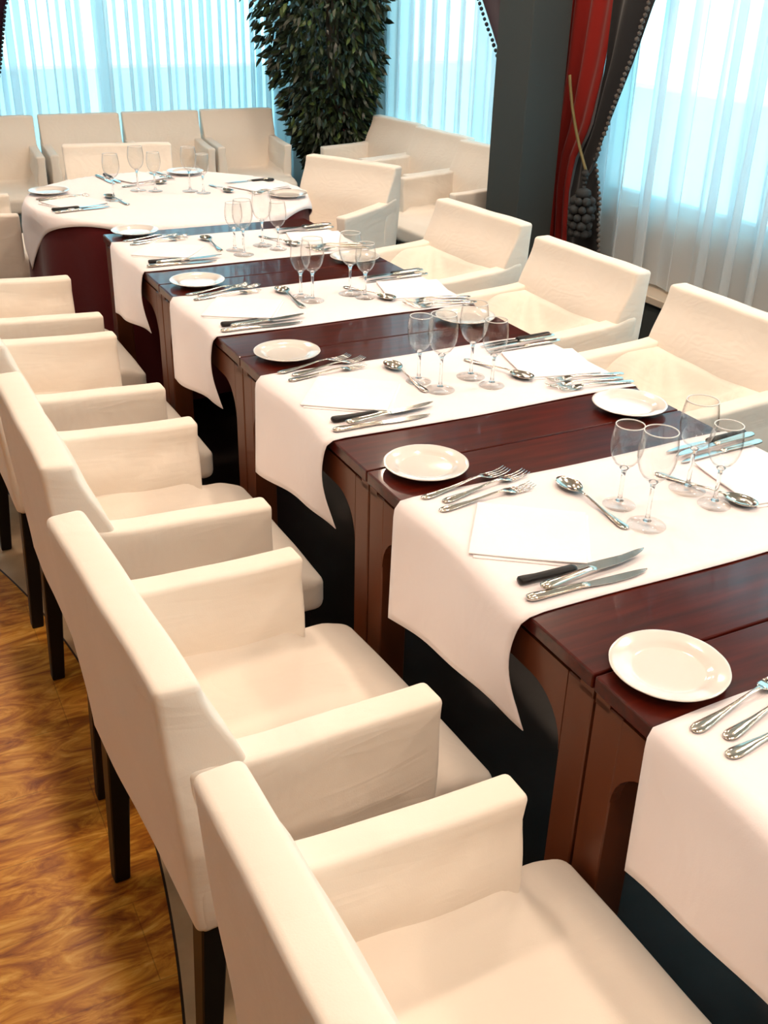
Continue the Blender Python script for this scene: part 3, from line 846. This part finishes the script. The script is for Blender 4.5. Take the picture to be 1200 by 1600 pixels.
# ------------------------------------------------------------------ round table
RX, RY, RR = 0.415, 3.385, 0.560
rtb = empty('round_table', (RX, RY, 0), 0, 'round table at the far end hidden under red and white cloths', 'table')
bm = bmesh.new(); lathe(bm, [(0, .725), (RR, .725), (RR, .748), (0, .748)], 64); new('tabletop', bm, M_WOOD, rtb, smooth=False)
bm = bmesh.new(); lathe(bm, [(0, 0), (.26, 0), (.26, .03), (.05, .06), (.045, .70), (.12, .725), (0, .725)], 24); new('pedestal', bm, M_LEG, rtb)
bm = bmesh.new()
def under(u, v):
    a = 2*pi*u
    if v < 0.15: r = (RR+0.003)*v/0.15; z = 0.7495
    else:
        t = (v-0.15)/0.85; r = RR+0.004+0.02*t**0.5+(0.018*sin(13*a)+0.010*sin(7*a+1))*t**0.7; z = 0.7495-0.66*t
    return Vector((r*cos(a), r*sin(a), z))
g = [[bm.verts.new(under(i/156, j/24)) for j in range(1, 25)] for i in range(156)]
cv = bm.verts.new((0, 0, 0.7495))
for i in range(156):
    j2 = (i+1) % 156
    bm.faces.new((cv, g[i][0], g[j2][0]))
    for j in range(23): bm.faces.new((g[i][j], g[j2][j], g[j2][j+1], g[i][j+1]))
o = new('tablecloth', bm, M_UNDER); o.location = (RX, RY, 0)
tag(o, 'dark red floor-length tablecloth on the round table, under the white square cloth', 'tablecloth')
bm = bmesh.new(); A = 0.585; phi = radians(45)
def topper(u, v):
    x, y = (u*2-1)*A, (v*2-1)*A
    a = math.atan2(y, x)+phi-pi/4*0; r = sqrt(x*x+y*y)
    R1 = RR+0.008
    if r <= R1: z = 0.7535; q = r
    else:
        e = r-R1; z = 0.7535-e*0.97; q = R1+0.012*min(1, e/0.03)+0.10*e*0+0.012*sin(a*9)*min(1, e/0.1)
    z += 0.0007*noise.noise(Vector((x*7, y*7, 1)))
    return Vector((q*cos(a), q*sin(a), z))
grid(bm, 80, 80, topper)
o = solid(new('tablecloth', bm, M_CLOTH), 0.0016, 0); o.location = (RX, RY, 0)
tag(o, 'white square overcloth on the round table with corners hanging down', 'tablecloth')
ZQ = 0.7555
def rset(ang, name, glasses=True, rng=None, gang=0.0):
    a = radians(ang); c, s = cos(a), sin(a)
    def T(u, v): return (RX + c*u + s*v, RY + s*u - c*v)     # u outwards, v to the side
    GP_ = 'round table setting pieces'
    at = name+' side of the round table'
    x, y = T(.42, .24); put(p_plate, USED, (x, y, ZQ), a, 'small white bread plate at the %s' % at, 'plate', 'bread plates on the round table')
    lay(p_fork, T(.50, .14), T(.31, .135), ZQ, 'silver fork, outer of two at the %s' % at, 'fork', 'forks on the round table')
    lay(p_fork, T(.50, .105), T(.31, .105), ZQ, 'silver fork, inner of two at the %s' % at, 'fork', 'forks on the round table')
    lay(p_steak, T(.52, -.10), T(.31, -.10), ZQ, 'black-handled steak knife at the %s' % at, 'knife', 'knives on the round table')
    lay(p_knife, T(.52, -.135), T(.31, -.128), ZQ, 'silver table knife at the %s' % at, 'knife', 'knives on the round table')
    lay(p_spoon, T(.23, -.12), T(.24, .08), ZQ, 'silver dessert spoon at the %s' % at, 'spoon', 'spoons on the round table')
    x, y = T(.40, 0); put(p_nap, USED, (x, y, ZQ-.0005), a+0.3, 'folded white napkin at the %s' % at, 'napkin', 'napkins on the round table')
rset(188, 'left'); rset(95, 'far'); rset(5, 'right')
for i, (x, y, d) in enumerate(((0.175, 3.345, 'leftmost of five on the round table'), (0.317, 3.508, 'second from left on the round table'), (0.380, 3.471, 'third from left on the round table'), (0.514, 3.423, 'fourth from left on the round table'), (0.553, 3.365, 'rightmost of five on the round table'))):
    put((p_big, p_big, p_small, p_big, p_small)[i], USED, (x, y, ZQ), 0, 'clear wine glass, '+d, 'wine glass', 'wine glasses on the round table')

# ------------------------------------------------------------------ ceiling downlights
lampdata = bpy.data.lights.new('downlight_glow', 'AREA'); lampdata.shape = 'DISK'; lampdata.size = 0.16
lampdata.energy = LAMP_W; lampdata.color = LAMP_COL
cl = empty('ceiling_light', (0, 0, 0))
bm = bmesh.new(); lathe(bm, [(.085, 0), (.115, 0), (.118, -.006), (.085, -.010), (.085, 0)], 32); new('trim_ring', bm, M_CEIL, cl)
bm = bmesh.new(); lathe(bm, [(0, -0.001), (.084, -0.001), (.084, -.004), (0, -.004)], 32); new('diffuser', bm, M_GLOW, cl)
lo = bpy.data.objects.new('light_source', lampdata); COL.objects.link(lo); lo.parent = cl; lo.location = (0, 0, -0.02)
n = 0
for x, y in [(x, y) for y in (-2.2, -0.6, 1.0, 2.6, 4.1) for x in (-0.42, 0.75, 1.9)] + [(-2.5, 0.3), (-2.5, 2.6)]:  # left pair added to brighten the wood floor and outer chair backs
        n += 1
        put(cl, USED, (x, y, ZC), 0, 'round recessed ceiling downlight above the dining room, unseen in the photo', 'ceiling light', 'recessed ceiling downlights')
